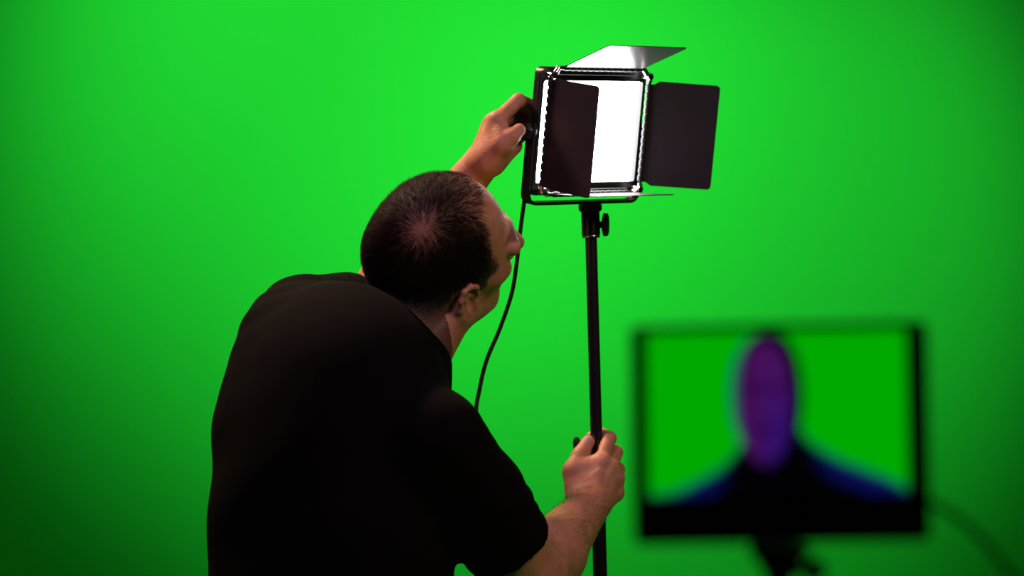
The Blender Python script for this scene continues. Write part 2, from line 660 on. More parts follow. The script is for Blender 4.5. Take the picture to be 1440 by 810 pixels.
# ================================================================== POWER CABLE OF THE LIGHT
ctrl = [PC + PR * -0.045 + PU * -0.065 + PN * -0.036, P(752, 262, 3.47), P(741, 262, 3.462), P(737, 285, 3.462), P(731, 330, 3.47), P(726, 375, 3.48), P(719, 415, 3.49),
        P(703, 462, 3.50), P(685, 505, 3.50), P(675, 545, 3.50), P(668, 600, 3.50), P(668, 760, 3.52)]
ctrl += [np.array([-0.03, 3.56, 0.6]), np.array([0.0, 3.6, 0.15]), np.array([0.1, 3.72, 0.006]), np.array([0.5, 4.1, 0.006]), np.array([1.4, 4.3, 0.006])]
o = MB().tube(curve_pts(ctrl, 10), 0.0031, 12).build('power_cable', M_CABLE)
tag(o, 'thin black power cable hanging from the lit light panel down behind the man', 'cable')

# ================================================================== MONITOR
MY = 1.5
ms = FPX / MY
yaw, roll = rad(-1.5), rad(1.0)
MRm = np.array([math.cos(yaw) * math.cos(roll), math.sin(yaw), math.sin(roll)])
MUp = unit(np.array([-math.sin(roll), 0, math.cos(roll)]))
MRm = unit(MRm - MUp * MRm.dot(MUp))
MNn = np.cross(MRm, MUp)
MC = P(1097.5, 609.5, MY)
monitor = empty('field_monitor', mtx(MRm, MUp, MNn, MC))
tag(monitor, 'black field monitor in the near foreground, showing a person in purple light before green', 'monitor')
W, H = 417 / ms, 309 / ms
sw, sh = 363 / ms, 232 / ms
sdx, sdy = -4.0 / ms, (609.5 - 581.5) / ms
b = MB()
ring_frame(b, W, H, 0.005, sw, sh, 0.0008, -0.006, 0.0, 0, 0)
# shift the opening: rebuild inner loop positions
n4 = len(b.v) // 4
for i in range(2 * n4, 4 * n4):
    x, y, z = b.v[i]
    b.v[i] = (x + sdx, y + sdy, z)
b.loops([[(x, y, -0.006) for x, y in rrect(W, H, 0.005)], [(x, y, -0.02) for x, y in rrect(W * 0.985, H * 0.98, 0.006)], [(x, y, -0.024) for x, y in rrect(W * 0.9, H * 0.88, 0.008)]])
casing = b.build('casing', M_PLASTIC, monitor)
for i in range(5):
    x = -0.03 + 0.015 * i
    MB().box((x - 0.004, -H / 2 + 0.010, -0.0005), (x + 0.004, -H / 2 + 0.0145, 0.0012)).build('button', M_BUTTON, casing, bevel=0.0006)


# --- the picture on the screen, as a procedural emission
class NX:
    def __init__(s, nt):
        s.nt = nt

    def m(s, op, a, b=None, c=None, clamp=False):
        n = s.nt.nodes.new('ShaderNodeMath')
        n.operation = op
        n.use_clamp = clamp
        for i, v in enumerate((a, b, c)):
            if v is None:
                continue
            if isinstance(v, (int, float)):
                n.inputs[i].default_value = v
            else:
                s.nt.links.new(v, n.inputs[i])
        return n.outputs[0]

    def step(s, v, e0, e1):
        n = s.nt.nodes.new('ShaderNodeMapRange')
        n.interpolation_type = 'SMOOTHSTEP'
        s.nt.links.new(v, n.inputs[0])
        n.inputs[1].default_value = e0
        n.inputs[2].default_value = e1
        return n.outputs[0]

    def mix(s, f, a, b):
        n = s.nt.nodes.new('ShaderNodeMix')
        n.data_type = 'RGBA'
        s.nt.links.new(f, n.inputs[0])
        for i, v in ((6, a), (7, b)):
            if isinstance(v, tuple):
                n.inputs[i].default_value = (*v, 1)
            else:
                s.nt.links.new(v, n.inputs[i])
        return n.outputs[2]

    def oval(s, x, y, cx, cy, rx, ry, soft):
        a = s.m('POWER', s.m('ABSOLUTE', s.m('DIVIDE', s.m('SUBTRACT', x, cx), rx)), 2.2)
        c = s.m('POWER', s.m('ABSOLUTE', s.m('DIVIDE', s.m('SUBTRACT', y, cy), ry)), 2.2)
        return s.step(s.m('ADD', a, c), 1 + soft, 1 - soft)


mscr = bpy.data.materials.new('monitor_picture')
mscr.use_nodes = True
nt = mscr.node_tree
nt.nodes.remove(nt.nodes['Principled BSDF'])
X_ = NX(nt)
tc = nt.nodes.new('ShaderNodeTexCoord')
sx_ = nt.nodes.new('ShaderNodeSeparateXYZ')
nt.links.new(tc.outputs['Object'], sx_.inputs[0])
# picture coordinates in millimetres from the picture's centre
x = X_.m('MULTIPLY', X_.m('SUBTRACT', sx_.outputs[0], sdx), 1000 * ms / 1000)
y = X_.m('MULTIPLY', X_.m('SUBTRACT', sx_.outputs[1], sdy), 1000 * ms / 1000)
# (1 unit = 1 pixel of the frame; centre of the picture = 1095, 581.5)


def sc_pts(l):
    return [(a - 1095, 581.5 - b_) for a, b_ in l]


fc = nt.nodes.new('ShaderNodeFloatCurve')
nt.links.new(X_.m('DIVIDE', X_.m('ADD', x, 183), 366), fc.inputs[1])
cv = fc.mapping.curves[0]
sil = sc_pts([(912, 694), (950, 688), (985, 672), (1015, 655), (1040, 628), (1060, 600), (1118, 596), (1138, 618), (1170, 640), (1215, 660), (1250, 674), (1278, 690)])
cp = [((a + 183) / 366, (b_ + 116) / 232) for a, b_ in sil]
cv.points[0].location = cp[0]
cv.points[1].location = cp[-1]
for q in cp[1:-1]:
    cv.points.new(*q)
fc.mapping.update()
hgt = X_.m('SUBTRACT', X_.m('MULTIPLY', fc.outputs[0], 232), 116)
dep = X_.m('SUBTRACT', hgt, y)                     # depth below the shoulder line
c = (0.0, 0.395, 0.0)
body = X_.step(dep, -4, 4)
side = X_.step(X_.m('ABSOLUTE', X_.m('SUBTRACT', x, -10)), 45, 95)
blue = X_.mix(side, (0.0005, 0.0005, 0.001), (0.003, 0.004, 0.075))
blue = X_.mix(X_.step(dep, 26, 40), blue, (0.0005, 0.0005, 0.001))
rim = X_.mix(X_.step(dep, 0, 12), (0.002, 0.12, 0.07), blue)
c1 = X_.mix(body, c, rim)
hair_teal = X_.oval(x, y, 1080 - 1095, 581.5 - 556, 50, 86, 0.12)
c2 = X_.mix(hair_teal, c1, (0.002, 0.10, 0.12))
hair = X_.oval(x, y, 1086 - 1095, 581.5 - 556, 46, 92, 0.15)
c3 = X_.mix(hair, c2, (0.002, 0.001, 0.004))
topw = X_.step(y, -40, 80)
skinc = X_.mix(topw, (0.03, 0.005, 0.15), (0.062, 0.006, 0.11))
lft = X_.step(x, 10, -50)
skinc = X_.mix(lft, skinc, (0.055, 0.004, 0.08))
eye1 = X_.oval(x, y, 1062 - 1095, 581.5 - 545, 10, 7, 0.5)
eye2 = X_.oval(x, y, 1095 - 1095, 581.5 - 545, 10, 7, 0.5)
mouth = X_.oval(x, y, 1078 - 1095, 581.5 - 604, 14, 5, 0.5)
skinc = X_.mix(X_.m('ADD', X_.m('ADD', eye1, eye2, clamp=True), mouth, clamp=True), skinc, (0.02, 0.001, 0.05))
face = X_.oval(x, y, 1078 - 1095, 581.5 - 566, 37, 86, 0.25)
c4 = X_.mix(face, c3, skinc)
em = nt.nodes.new('ShaderNodeEmission')
nt.links.new(c4, em.inputs['Color'])
em.inputs['Strength'].default_value = 1.0
nt.links.new(em.outputs[0], nt.nodes['Material Output'].inputs['Surface'])
b = MB().box((sdx - sw / 2 - .0006, sdy - sh / 2 - .0006, -0.0055), (sdx + sw / 2 + .0006, sdy + sh / 2 + .0006, -0.001))
b.build('screen', mscr, monitor, smooth=False)

# stand of the monitor: ball head, thin pole and tripod below the frame
mt = P(1096, 766, MY + 0.012)
mb_ = np.array([mt[0] - 0.001, mt[1], 0.0])
mstand = empty('monitor_stand', loc=tuple(mb_))
tag(mstand, 'thin black stand with a ball head holding up the foreground monitor', 'monitor stand')


def msn(b, name, m, parent=None, **k):
    return b.build(name, m, parent or mstand, origin=mb_, **k)


dz = np.array([0, 0, 1.0])
hd = msn(MB().lathe(mt - dz * 0.0005, mt - dz * 0.024, [(0, .019), (.2, .0195), (.35, .016), (.7, .0105), (1, .008)], 24), 'ball_head', M_MATTE)
msn(MB().lathe(mt - dz * 0.016, mt - dz * 0.016 + np.array([0.028, 0, 0]), [(0, .004), (.6, .004), (.62, .008), (1, .007)], 16), 'tightening_knob', M_PLASTIC, hd)
msn(MB().tube([mt - dz * 0.022, np.array([mt[0], mt[1], 0.62])], 0.0058, 16), 'pole', M_STAND)
msn(MB().tube([np.array([mt[0], mt[1], 0.66]), np.array([mt[0], mt[1], 0.16])], 0.0095, 16), 'base_tube', M_STAND)
msn(MB().lathe(np.array([mt[0], mt[1], 0.64]), np.array([mt[0], mt[1], 0.70]), [(0, .012), (.1, .015), (.9, .015), (1, .009)], 18), 'collar', M_PLASTIC)
for a in (90, 210, 330):
    dr = np.array([math.cos(rad(a)), math.sin(rad(a)), 0])
    ft = np.array([mt[0], mt[1], 0.011]) + dr * 0.38
    leg = msn(MB().tube([np.array([mt[0], mt[1], 0.52]) + dr * 0.012, ft], 0.0065, 12), 'leg', M_STAND)
    msn(MB().tube([np.array([mt[0], mt[1], 0.2]) + dr * 0.008, np.array([mt[0], mt[1], 0.52]) + dr * 0.19 - dz * 0.245], 0.0045, 10), 'brace', M_STAND, leg)
    msn(MB().lathe(ft + dz * 0.012, ft - dz * 0.011, [(0, .0075), (.4, .0095), (1, .009)], 14), 'rubber_foot', M_SOLE, leg)
ctrl = [P(1296, 703, MY + 0.012), P(1312, 708, MY + 0.015), P(1345, 727, MY + 0.02), P(1380, 757, MY + 0.02), P(1418, 806, MY + 0.02), P(1450, 880, MY + 0.02),
        np.array([0.36, 1.54, 1.05]), np.array([0.39, 1.56, 0.6]), np.array([0.42, 1.6, 0.12]), np.array([0.5, 1.62, 0.005]), np.array([1.0, 1.3, 0.005]), np.array([1.6, 0.4, 0.005])]
o = MB().tube(curve_pts(ctrl, 10), 0.0023, 10).build('video_cable', M_CABLE)
tag(o, 'black video cable curving down from the right edge of the foreground monitor', 'cable')

# ================================================================== THE MAN
base_p = np.array([-0.24, 3.2, 0.0])
# ---- head frame
HC = P(618, 346, 3.30)
HA = frame((0.50, -0.62, -0.596), (0.859, 0.40, 0.296))


def hd_(x, y, z):
    return HC + HA @ np.array([x, y, z])


def HE(c, r, k=0.012, op='+', A=None):
    return ell(hd_(*c), HA if A is None else A, r, k, op)


head = [
    HE((0, -0.003, 0.011), (0.078, 0.096, 0.099)),
    HE((0, -0.045, -0.012), (0.069, 0.058, 0.066), 0.03),
    HE((0, 0.033, -0.03), (0.062, 0.063, 0.070), 0.03),
    HE((0, 0.040, -0.074), (0.048, 0.048, 0.053), 0.03),
    cap(hd_(0, 0.070, -0.106), hd_(0, 0.074, -0.102), 0.019, 0.017, 0.02),
]
for s in (1, -1):
    head += [
        cap(hd_(s * .056, .012, -.078), hd_(s * .022, .064, -.105), .018, .017, .02),          # jaw
        cap(hd_(s * .056, .052, -.030), hd_(s * .040, .076, -.038), .014, .013, .018),        # cheekbone
        cap(hd_(s * .010, .099, .008), hd_(s * .048, .088, .001), .010, .0115, .010),          # brow
    ]
for s in (1, -1):
    head.append(HE((s * .032, .103, -.016), (.017, .016, .012), .014, '-'))                   # eye sockets
for s in (1, -1):
    head.append(HE((s * .032, .0775, -.016), (.0125, .0125, .0125), .002))
    head.append(cap(hd_(s * .020, .090, -.007), hd_(s * .044, .084, -.009), .0045, .0045, .004))   # lids
    head.append(cap(hd_(s * .021, .0885, -.024), hd_(s * .043, .083, -.025), .0038, .0038, .004))
head += [cap(hd_(0, .100, 0.0), hd_(0, .124, -.040), .0085, .0115, .012)]                     # nose
for s in (1, -1):
    head.append(cap(hd_(s * .008, .112, -.044), hd_(s * .013, .103, -.046), .008, .008, .006))
head += chain([hd_(-.023, .080, -.077), hd_(-.011, .089, -.0725), hd_(0, .0905, -.0735), hd_(.011, .089, -.0725), hd_(.023, .080, -.077)], [.003, .0052, .0055, .0052, .003], .005)
head += chain([hd_(-.021, .080, -.079), hd_(-.010, .0875, -.0845), hd_(0, .089, -.0855), hd_(.010, .0875, -.0845), hd_(.021, .080, -.079)], [.003, .0055, .0060, .0055, .003], .0025)


def ear(s):
    c = np.array([s * .0740, .002, -.040])
    fwd, up = np.array([0, 1.0, 0]), np.array([0, .12, 1.0])
    out = unit(np.array([s * 1.0, .12, 0.05]))
    up = unit(up - out * up.dot(out))
    bk = unit(np.cross(up, out))
    if bk[1] > 0:
        bk = -bk
    E = lambda b_, u, o_=0.0: hd_(*(c + bk * b_ * .95 + up * u * .93 + out * o_))
    A = HA @ np.stack([bk, up, out], 1)
    pr = [ell(E(.003, .002, .003), A, (.015, .027, .0042), .006),
          ell(E(-.006, -.002, -.004), A, (.010, .02, .010), .008)]
    hx = [(-.011, .000), (-.013, .014), (-.008, .027), (.004, .033), (.016, .028), (.021, .014), (.019, -.004), (.012, -.018), (.003, -.028)]
    hh = [.004, .008, .010, .011, .012, .013, .012, .010, .006]
    pr += chain([E(a, b_, h) for (a, b_), h in zip(hx, hh)], [.003, .0035, .0035, .0038, .0038, .0038, .0036, .0036, .006], .003)
    ah = [(.004, .018), (.010, .008), (.011, -.005), (.003, -.015)]
    pr += chain([E(a, b_, .009) for a, b_ in ah], [.003, .0036, .0036, .0036], .003)
    pr += [ell(E(-.004, -.026, .004), A, (.009, .010, .0055), .004),
           cap(E(-.013, -.004, .006), E(-.012, -.010, .006), .0042, .0042, .004),
           ell(E(-.001, -.002, .009), A, (.007, .010, .007), .004, '-')]
    return pr


head += ear(1) + ear(-1)
# ---- neck, torso
NB = P(553, 490, 3.29)
neck = [cap(hd_(0, -.022, -.066), NB, .058, .062, .03),
        cap(hd_(.05, -.01, -.07), P(606, 490, 3.29), .026, .026, .03),
        cap(hd_(0, .034, -.095), P(600, 498, 3.33), .033, .030, .03)]
BR, BF = np.array([.57, -.82, 0]), np.array([.82, .57, 0])
BA = np.stack([unit(BR), unit(BF), np.array([0, 0, 1.0])], 1)
lean = frame((0.57, -0.80, -0.12), (0.82, 0.57, 0.0))
SL, SRt = P(427, 449, 3.34), P(616, 618, 3.10)
torso = [
    ell(P(464, 960, 3.20), BA, (.180, .138, .15), .02),
    ell(P(462, 815, 3.21), BA, (.184, .146, .20), .03),
    ell(P(464, 690, 3.215), BA, (.180, .142, .19), .03),
    ell(P(476, 590, 3.225), lean, (.178, .130, .18), .03),
    ell(P(488, 542, 3.24), lean, (.150, .095, .105), .03),
    cap(P(418, 482, 3.29), P(400, 605, 3.25), .074, .086, .03),
    cap(NB + np.array([-.01, 0, -.06]), SL + np.array([.01, 0, -.01]), .038, .045, .03),
    cap(NB + np.array([-.01, 0, -.07]), SRt + np.array([-.02, .02, .0]), .040, .047, .03),
]
# ---- arms
EL, WL = P(515, 434, 3.55), P(674, 233, 3.45)
ER, WR = P(748, 812, 3.215), P(833, 706, 3.448)
lerp = lambda a, b_, t: a + (b_ - a) * t
armL = [cap(SL, lerp(SL, EL, .5), .046, .043, .03), cap(lerp(SL, EL, .5), EL, .043, .040, .02),
        cap(EL, lerp(EL, WL, .3), .040, .043, .02), cap(lerp(EL, WL, .3), WL, .043, .0265, .02)]
armR = [cap(SRt, lerp(SRt, ER, .5), .050, .046, .03), cap(lerp(SRt, ER, .5), ER, .046, .042, .02),
        cap(ER, lerp(ER, WR, .3), .042, .045, .02), cap(lerp(ER, WR, .3), WR, .045, .028, .02)]
# ---- right hand round the stand
FR = [.0098, .0088, .0083, .0072]
rh = dict(
    index=[P(845, 650, 3.470), P(857, 616, 3.494), P(846, 610, 3.518), P(831, 614, 3.522)],
    middle=[P(859, 657, 3.476), P(866, 636, 3.513), P(851, 634, 3.527), P(834, 637, 3.524)],
    ring=[P(865, 674, 3.480), P(869, 660, 3.516), P(853, 657, 3.530), P(836, 660, 3.525)],
    pinky=[P(865, 693, 3.482), P(866, 683, 3.513), P(853, 680, 3.528), P(838, 682, 3.524)],
    thumb=[P(813, 693, 3.458), P(806, 664, 3.466), P(816, 640, 3.478), P(827, 621, 3.486)])
lh = dict(
    index=[P(699, 169, 3.420), P(729, 141, 3.445), P(743, 147, 3.470), P(746, 158, 3.488)],
    middle=[P(694, 171, 3.442), P(727, 146, 3.468), P(741, 154, 3.492), P(742, 168, 3.502)],
    ring=[P(690, 178, 3.462), P(725, 163, 3.484), P(738, 178, 3.492), P(733, 192, 3.486)],
    pinky=[P(690, 190, 3.478), P(717, 183, 3.494), P(729, 194, 3.492), P(724, 205, 3.482)],
    thumb=[P(690, 220, 3.424), P(706, 204, 3.406), P(719, 193, 3.404), P(730, 183, 3.410)])


def hand(h, W, wr, thick):
    pr = []
    w2 = {'index': 0.25, 'middle': 0.08, 'ring': -0.08, 'pinky': -0.25}
    ax = h['index'][0] - h['pinky'][0]
    for f in ('index', 'middle', 'ring', 'pinky'):
        root = W + ax * w2[f] * 0.9
        pr.append(cap(root, h[f][0], thick, .0125, .010))
    pr.append(cap(W, (h['middle'][0] + h['ring'][0]) / 2, thick, .012, .012))
    t = h['thumb']
    pr.append(cap(t[0], t[1], .0195, .0150, .014))
    pr.append(cap(lerp(W, t[0], .6), lerp(t[1], h['index'][0], .35), .016, .011, .014))
    pr.append(cap(lerp(t[1], t[2], .25), h['index'][0], .0115, .010, .012))
    for f in ('index', 'middle', 'ring', 'pinky'):
        s = .9 if f == 'pinky' else 1.0
        r = [.0113 * s, .0100 * s, .0090 * s, .0080 * s]
        pr += chain(h[f], r, .0035)
    pr += chain(t[1:], [.0145, .0118, .0096], .005)
    return pr


# knuckle heads and tendons make the back of the hand readable
handR = hand(rh, WR, .028, .0155)
for f in ('index', 'middle', 'ring', 'pinky'):
    k = rh[f][0] + np.array([0.001, -0.003, 0.001])
    handR.append(cap(k, k + np.array([0, .001, 0]), .0115, .0115, .006))
    handR.append(cap(lerp(WR, k, .35) + np.array([0, -.0125, 0]), k + np.array([0, -.0085, 0]), .0028, .0036, .006))
vein = [P(814, 694, 3.4405), P(826, 676, 3.4455), P(842, 664, 3.4515), P(858, 666, 3.4605)]
handR += chain(vein, [.0014, .0018, .0018, .0014], .006)
handL = hand(lh, WL, .026, .0155)
palmL = (lh['pinky'][0] + WL) / 2
handL.append(cap(WL + np.array([.002, .01, -.002]), lh['pinky'][0] + np.array([.006, 0, -.006]), .017, .013, .012))
handL.append(cap(P(693, 226, 3.43), P(722, 205, 3.445), .019, .013, .016))

body = head + neck + inflate(torso, -0.012) + armL + armR + handR + handL
for p in body:
    p['k'] = max(p['k'], .002)
HEADP, TORP = head + neck, None
V, F = surface(.0017, (-0.52, 2.9, 0.82), (0.22, 3.72, 1.86), lambda X, c, r: field(cull(body, c, r), X), body)
V = relax(V, F, 1, .5)

lab = np.arange(len(V))                                # keep the outer skin only
while True:
    new = lab.copy()
    for a in range(4):
        for b_ in (F[:, (a + 1) % 4], F[:, a - 1]):
            np.minimum.at(new, F[:, a], lab[b_])
    new = new[new]
    new = new[new]
    if (new == lab).all():
        break
    lab = new
u_, cn_ = np.unique(lab, return_counts=True)
print('islands', sorted(cn_)[-6:])
main = lab == u_[cn_.argmax()]
F = F[main[F[:, 0]]]
ed = np.sort(np.concatenate([F[:, [0, 1]], F[:, [1, 2]], F[:, [2, 3]], F[:, [3, 0]]]), 1)
eu, ec = np.unique(ed[:, 0].astype(np.int64) * len(V) + ed[:, 1], return_counts=True)
print('open edges', (ec == 1).sum())
ren = np.cumsum(main) - 1
V, F = V[main], ren[F]
# ---- colours that belong to the skin itself
L = (V - HC) @ HA
rr = np.linalg.norm(L, axis=1)
isHead = (rr < .17) & ((L[:, 2] > -.15))
sk = np.array([.52, .275, .17])
tint = np.tile(sk, (len(V), 1))


def sstep(x, a, b_):
    t = np.clip((x - a) / (b_ - a), 0, 1)
    return t * t * (3 - 2 * t)


WH = unit((.38, -.52, .77))


def hair_mask(L):
    d = L / (np.linalg.norm(L, axis=1)[:, None] + 1e-9)
    x, y, z = np.abs(L[:, 0]), L[:, 1], L[:, 2]
    # front hairline: recedes at the temples, thin tongue in the middle
    front = .062 - .022 * sstep(z, -.02, .03) + .012 * sstep(z, .05, .09) - .014 * np.exp(-((x - .045) / .016) ** 2) * sstep(z, .02, .05)
    m = sstep(front - y, -.008, .016)
    # lower edge: above and behind the ear, down to the nape
    low = np.where(y > -.012, -.008, -.088 - .03 * sstep(-y, .012, .04))
    low = np.where((y > .012) & (y < .034), -.03, low)
    m = m * sstep(z - low, -.006, .008)
    m = m * np.where((z < -.06) & (y > -.03), 0, 1)
    m = m * np.where((x > .081) & (y > -.034) & (z < .0), 0, 1)
    # never on the ear
    m = m * np.where((x > .066) & (y > -.022) & (y < .018) & (z < -.010), 0, 1)
    bald = sstep(np.degrees(np.arccos(np.clip(d @ WH, -1, 1))), 2, 24)
    top = sstep(z, .045, .085) * sstep(y, -.02, .03)
    return m * (0.42 + .58 * bald) * (1 - .45 * top)


hm = np.where(isHead, hair_mask(L), 0)
tint = tint * (1 - .82 * hm[:, None]) + np.array([.03, .02, .016]) * (.82 * hm[:, None])
# lips, brows, eyes
lz = np.clip(1 - np.abs(L[:, 0]) / .024, 0, 1) ** .6
lipw = (sstep(.0095 * lz - np.abs(L[:, 2] + .079), -.002, .002) * isHead * (L[:, 1] > .075))[:, None]
tint = tint * (1 - lipw) + np.array([.40, .16, .12]) * lipw
for s in (1, -1):
    e = np.linalg.norm(L - np.array([s * .032, .0775, -.016]), axis=1)
    ey = isHead & (e < .0131)
    tint[ey] = (.7, .66, .62)
    ir = ey & (np.hypot(L[:, 0] - s * .032, L[:, 2] + .016) < .0055)
    tint[ir] = (.04, .03, .02)
    bx = L[:, 0] * s
    bz = .010 + .004 * np.sin(np.clip((bx - .010) / .042, 0, 1) * 2.4)
    brw = (sstep(.0036 - np.abs(L[:, 2] - bz), -.0022, .0022) * sstep(bx, .009, .014) * sstep(-bx, -.054, -.046) * isHead * (L[:, 1] > .06))[:, None]
    tint = tint * (1 - .75 * brw) + np.array([.04, .026, .02]) * .75 * brw
red = np.exp(-(np.linalg.norm(np.abs(L) - np.array([.085, .0, -.03]), axis=1) / .03) ** 2) * isHead
tint = tint * (1 - .35 * red[:, None] * np.array([0, .6, .6]))
# redder knuckles and finger ends, nails
for h in (rh, lh):
    for f in h:
        for j in (1, 2):
            w = np.exp(-(np.linalg.norm(V - h[f][j], axis=1) / .012) ** 2)
            tint = tint * (1 - w[:, None] * np.array([.02, .2, .2]))
tp, ip = rh['thumb'][3], rh['thumb'][2]
nl = tp + np.array([-0.001, -.008, .004])
w = np.linalg.norm((V - nl) * np.array([1, .8, .8]), axis=1) < .0065
tint[w] = (.52, .32, .27)

person = mesh_obj('person', V, F, M_SKIN, None, base_p, tint=tint)
tag(person, 'man in black polo shirt, from behind, reaching for the lit panel and gripping its stand', 'person')

# ---- hair: single short strands
hp = head[:3]
n = 60000
dirs = rng.normal(size=(n, 3))
dirs /= np.linalg.norm(dirs, axis=1)[:, None]
dirs = dirs[(dirs[:, 2] > -.95)]
ctr = np.array([0, -.01, 0.0])
t = np.full(len(dirs), .15)
Lp = None
for _ in range(40):
    Lp = ctr + dirs * t[:, None]
    dd = field(body[:len(head) + len(neck)], HC + Lp @ HA.T)
    t = t - np.clip(dd, -.01, .01) * .8
    if np.abs(dd).max() < 1e-4:
        break
Lp = ctr + dirs * t[:, None]
mk = hair_mask(Lp)
keep = (mk > .02) & (rng.random(len(mk)) < mk) & (np.abs(Lp[:, 0]) < .086)
Lp, mk = Lp[keep], mk[keep]
e = 1e-3
Wp = HC + Lp @ HA.T
skullneck = body[:3] + neck[:1]
hf = lambda Q: field(skullneck, HC + Q @ HA.T)
G = np.stack([hf(Lp + np.eye(3)[i] * e) - hf(Lp - np.eye(3)[i] * e) for i in range(3)], 1)
G /= np.linalg.norm(G, axis=1)[:, None]
flow = Lp - WH * .1
flow = flow / np.linalg.norm(flow, axis=1)[:, None]
sidew = sstep(np.abs(Lp[:, 0]), .03, .07)[:, None]
flow = flow + np.array([0, -.3, -.9]) * sidew * .8 + rng.normal(size=flow.shape) * .28
flow = flow - G * (flow * G).sum(1)[:, None]
flow /= np.linalg.norm(flow, axis=1)[:, None]
zz, yy = Lp[:, 2], Lp[:, 1]
length = .006 + .010 * sstep(zz, -.06, .03) + .006 * sstep(zz, .03, .08)
length *= rng.uniform(.6, 1.25, len(length)) * (.55 + .45 * mk)
lift = .38 - .20 * sstep(zz, .0, .06) + rng.uniform(-.08, .2, len(length))
T1 = flow + G * lift[:, None]
T1 /= np.linalg.norm(T1, axis=1)[:, None]
T2 = flow + G * (lift * .25 - .05)[:, None]
T2 /= np.linalg.norm(T2, axis=1)[:, None]
p0 = Lp - G * .001
p1 = p0 + T1 * length[:, None] * .5
p2 = p1 + T2 * length[:, None] * .5
sd_ = np.cross(G, flow)
w0 = .00022
rings = []
for q, w_ in ((p0, w0), (p1, w0 * .85)):
    for a in (0, 2.094, 4.189):
        rings.append(q + sd_ * (w_ * math.cos(a)) + G * (w_ * math.sin(a)))
rings.append(p2)
HV = np.stack(rings, 1)                                # (n,7,3)
nn = len(HV)
tri = []
for a in range(3):
    c_ = (a + 1) % 3
    tri += [(a, c_, 3 + c_), (a, 3 + c_, 3 + a), (3 + a, 3 + c_, 6)]
tri = np.array(tri)
HF = (np.arange(nn)[:, None, None] * 7 + tri[None]).reshape(-1, 3)
grey = sstep(-zz, -.015, .05) * (.75 + .25 * rng.random(nn)) + .55 * sstep(yy, .005, .04) * sstep(-zz, -.03, .01)
grey = np.clip(grey * rng.uniform(.3, 1.2, nn), 0, 1)[:, None]
hc = np.array([.022, .014, .011]) * (1 - grey) + np.array([.30, .29, .29]) * grey
hc = hc * rng.uniform(.6, 1.4, (nn, 1))
HW = HC + HV.reshape(-1, 3) @ HA.T
hair_o = mesh_obj('hair', HW, HF, M_HAIR, person, base_p, smooth=False, tint=np.repeat(hc, 7, 0))
hair_o['label'] = 'short dark hair, thin on the crown and grey at the sides'

# ---- fine hair on the right forearm
ah = armR[2:]
pts = []
while len(pts) < 2200:
    tt = rng.uniform(0.05, .95)
    ax_ = lerp(ER, WR, tt)
    v = unit(rng.normal(size=3))
    d = unit(WR - ER)
    v = unit(v - d * v.dot(d))
    if v[1] > .35:
        continue
    pts.append((ax_, v, d))
A0 = np.array([p[0] for p in pts])
AV = np.array([p[1] for p in pts])
AD = np.array([p[2] for p in pts])
t = np.full(len(A0), .05)
armf = armR[1:] + handR
for _ in range(30):
    t = t - field(armf, A0 + AV * t[:, None]) * .8
q0 = A0 + AV * (t - .0006)[:, None]
tg = AD * .55 + AV * .25 + np.cross(AD, AV) * .6 + rng.normal(size=A0.shape) * .25
tg /= np.linalg.norm(tg, axis=1)[:, None]
q1 = q0 + tg * rng.uniform(.006, .014, len(A0))[:, None]
s1 = np.cross(tg, AV)
s1 /= np.linalg.norm(s1, axis=1)[:, None]
av = np.stack([q0 + s1 * .00011, q0 - s1 * .00011, q0 + AV * .00015, q1], 1).reshape(-1, 3)
af = (np.arange(len(A0))[:, None, None] * 4 + np.array([(0, 1, 3), (1, 2, 3), (2, 0, 3)])[None]).reshape(-1, 3)
mesh_obj('arm_hair', av, af, M_HAIR, person, base_p, smooth=False, tint=np.tile(np.array([.05, .025, .014]), (len(av), 1)))

# ---- polo shirt
hemR = P(717, 774, 3.185)
axR = unit(ER - SRt)
hemL = lerp(SL, EL, .72)
axL = unit(EL - SL)
outer = inflate(torso, .006)
sleeveR = [cap(SRt, lerp(SRt, hemR, .55), .063, .062, .03), cap(lerp(SRt, hemR, .5), hemR + axR * .04, .061, .058, .02, cut=(hemR, axR))]
sleeveL = [cap(SL, hemL + axL * .04, .060, .057, .03, cut=(hemL, axL))]
outer = outer + sleeveR + sleeveL + [cap(NB + np.array([0, 0, -.03]), NB + unit(hd_(0, -.03, -.06) - NB) * .004, .070, .066, .03)]
inner = inflate(torso, -.005) + inflate(armL[:2], .001) + [cap(SRt, lerp(SRt, hemR, .55), .053, .052, .02), cap(lerp(SRt, hemR, .5), hemR + axR * .08, .052, .050, .02)]
inner += [cap(SL, hemL + axL * .08, .048, .045, .02), cap(NB, hd_(0, -.026, -.05), .064, .062, .02)]


def shirt_fn(X, c, r):
    # creases: radiating from the raised left shoulder, crumpled round the right sleeve
    gl = np.exp(-(np.linalg.norm(X - (SL + np.array([.03, -.04, 0])), axis=1) / .11) ** 2)
    w = gl * .0018 * np.sin(X @ np.array([-35., 60., 150.]) + 1.5 * np.sin(X[:, 0] * 28 + X[:, 1] * 20))
    gr = np.exp(-(np.linalg.norm(X - lerp(SRt, hemR, .55), axis=1) / .10) ** 2)
    s = (X - SRt) @ axR
    w = w + gr * .003 * np.sin(s * 190 + 3 * np.sin(X[:, 0] * 60 + X[:, 1] * 35)) * (.6 + .4 * np.sin(X[:, 1] * 70))
    w = w + .0025 * np.sin(X[:, 2] * 38 + 2.5 * np.sin(X[:, 0] * 14 + 1) + X[:, 1] * 10) * sstep(1.40 - X[:, 2], 0, .2)
    d = field(cull(outer, c, r + .01), X) + w
    di = field(cull(inner, c, r + .01), X) + w
    d = np.maximum(d, -di)
    return np.maximum(d, .90 - X[:, 2])


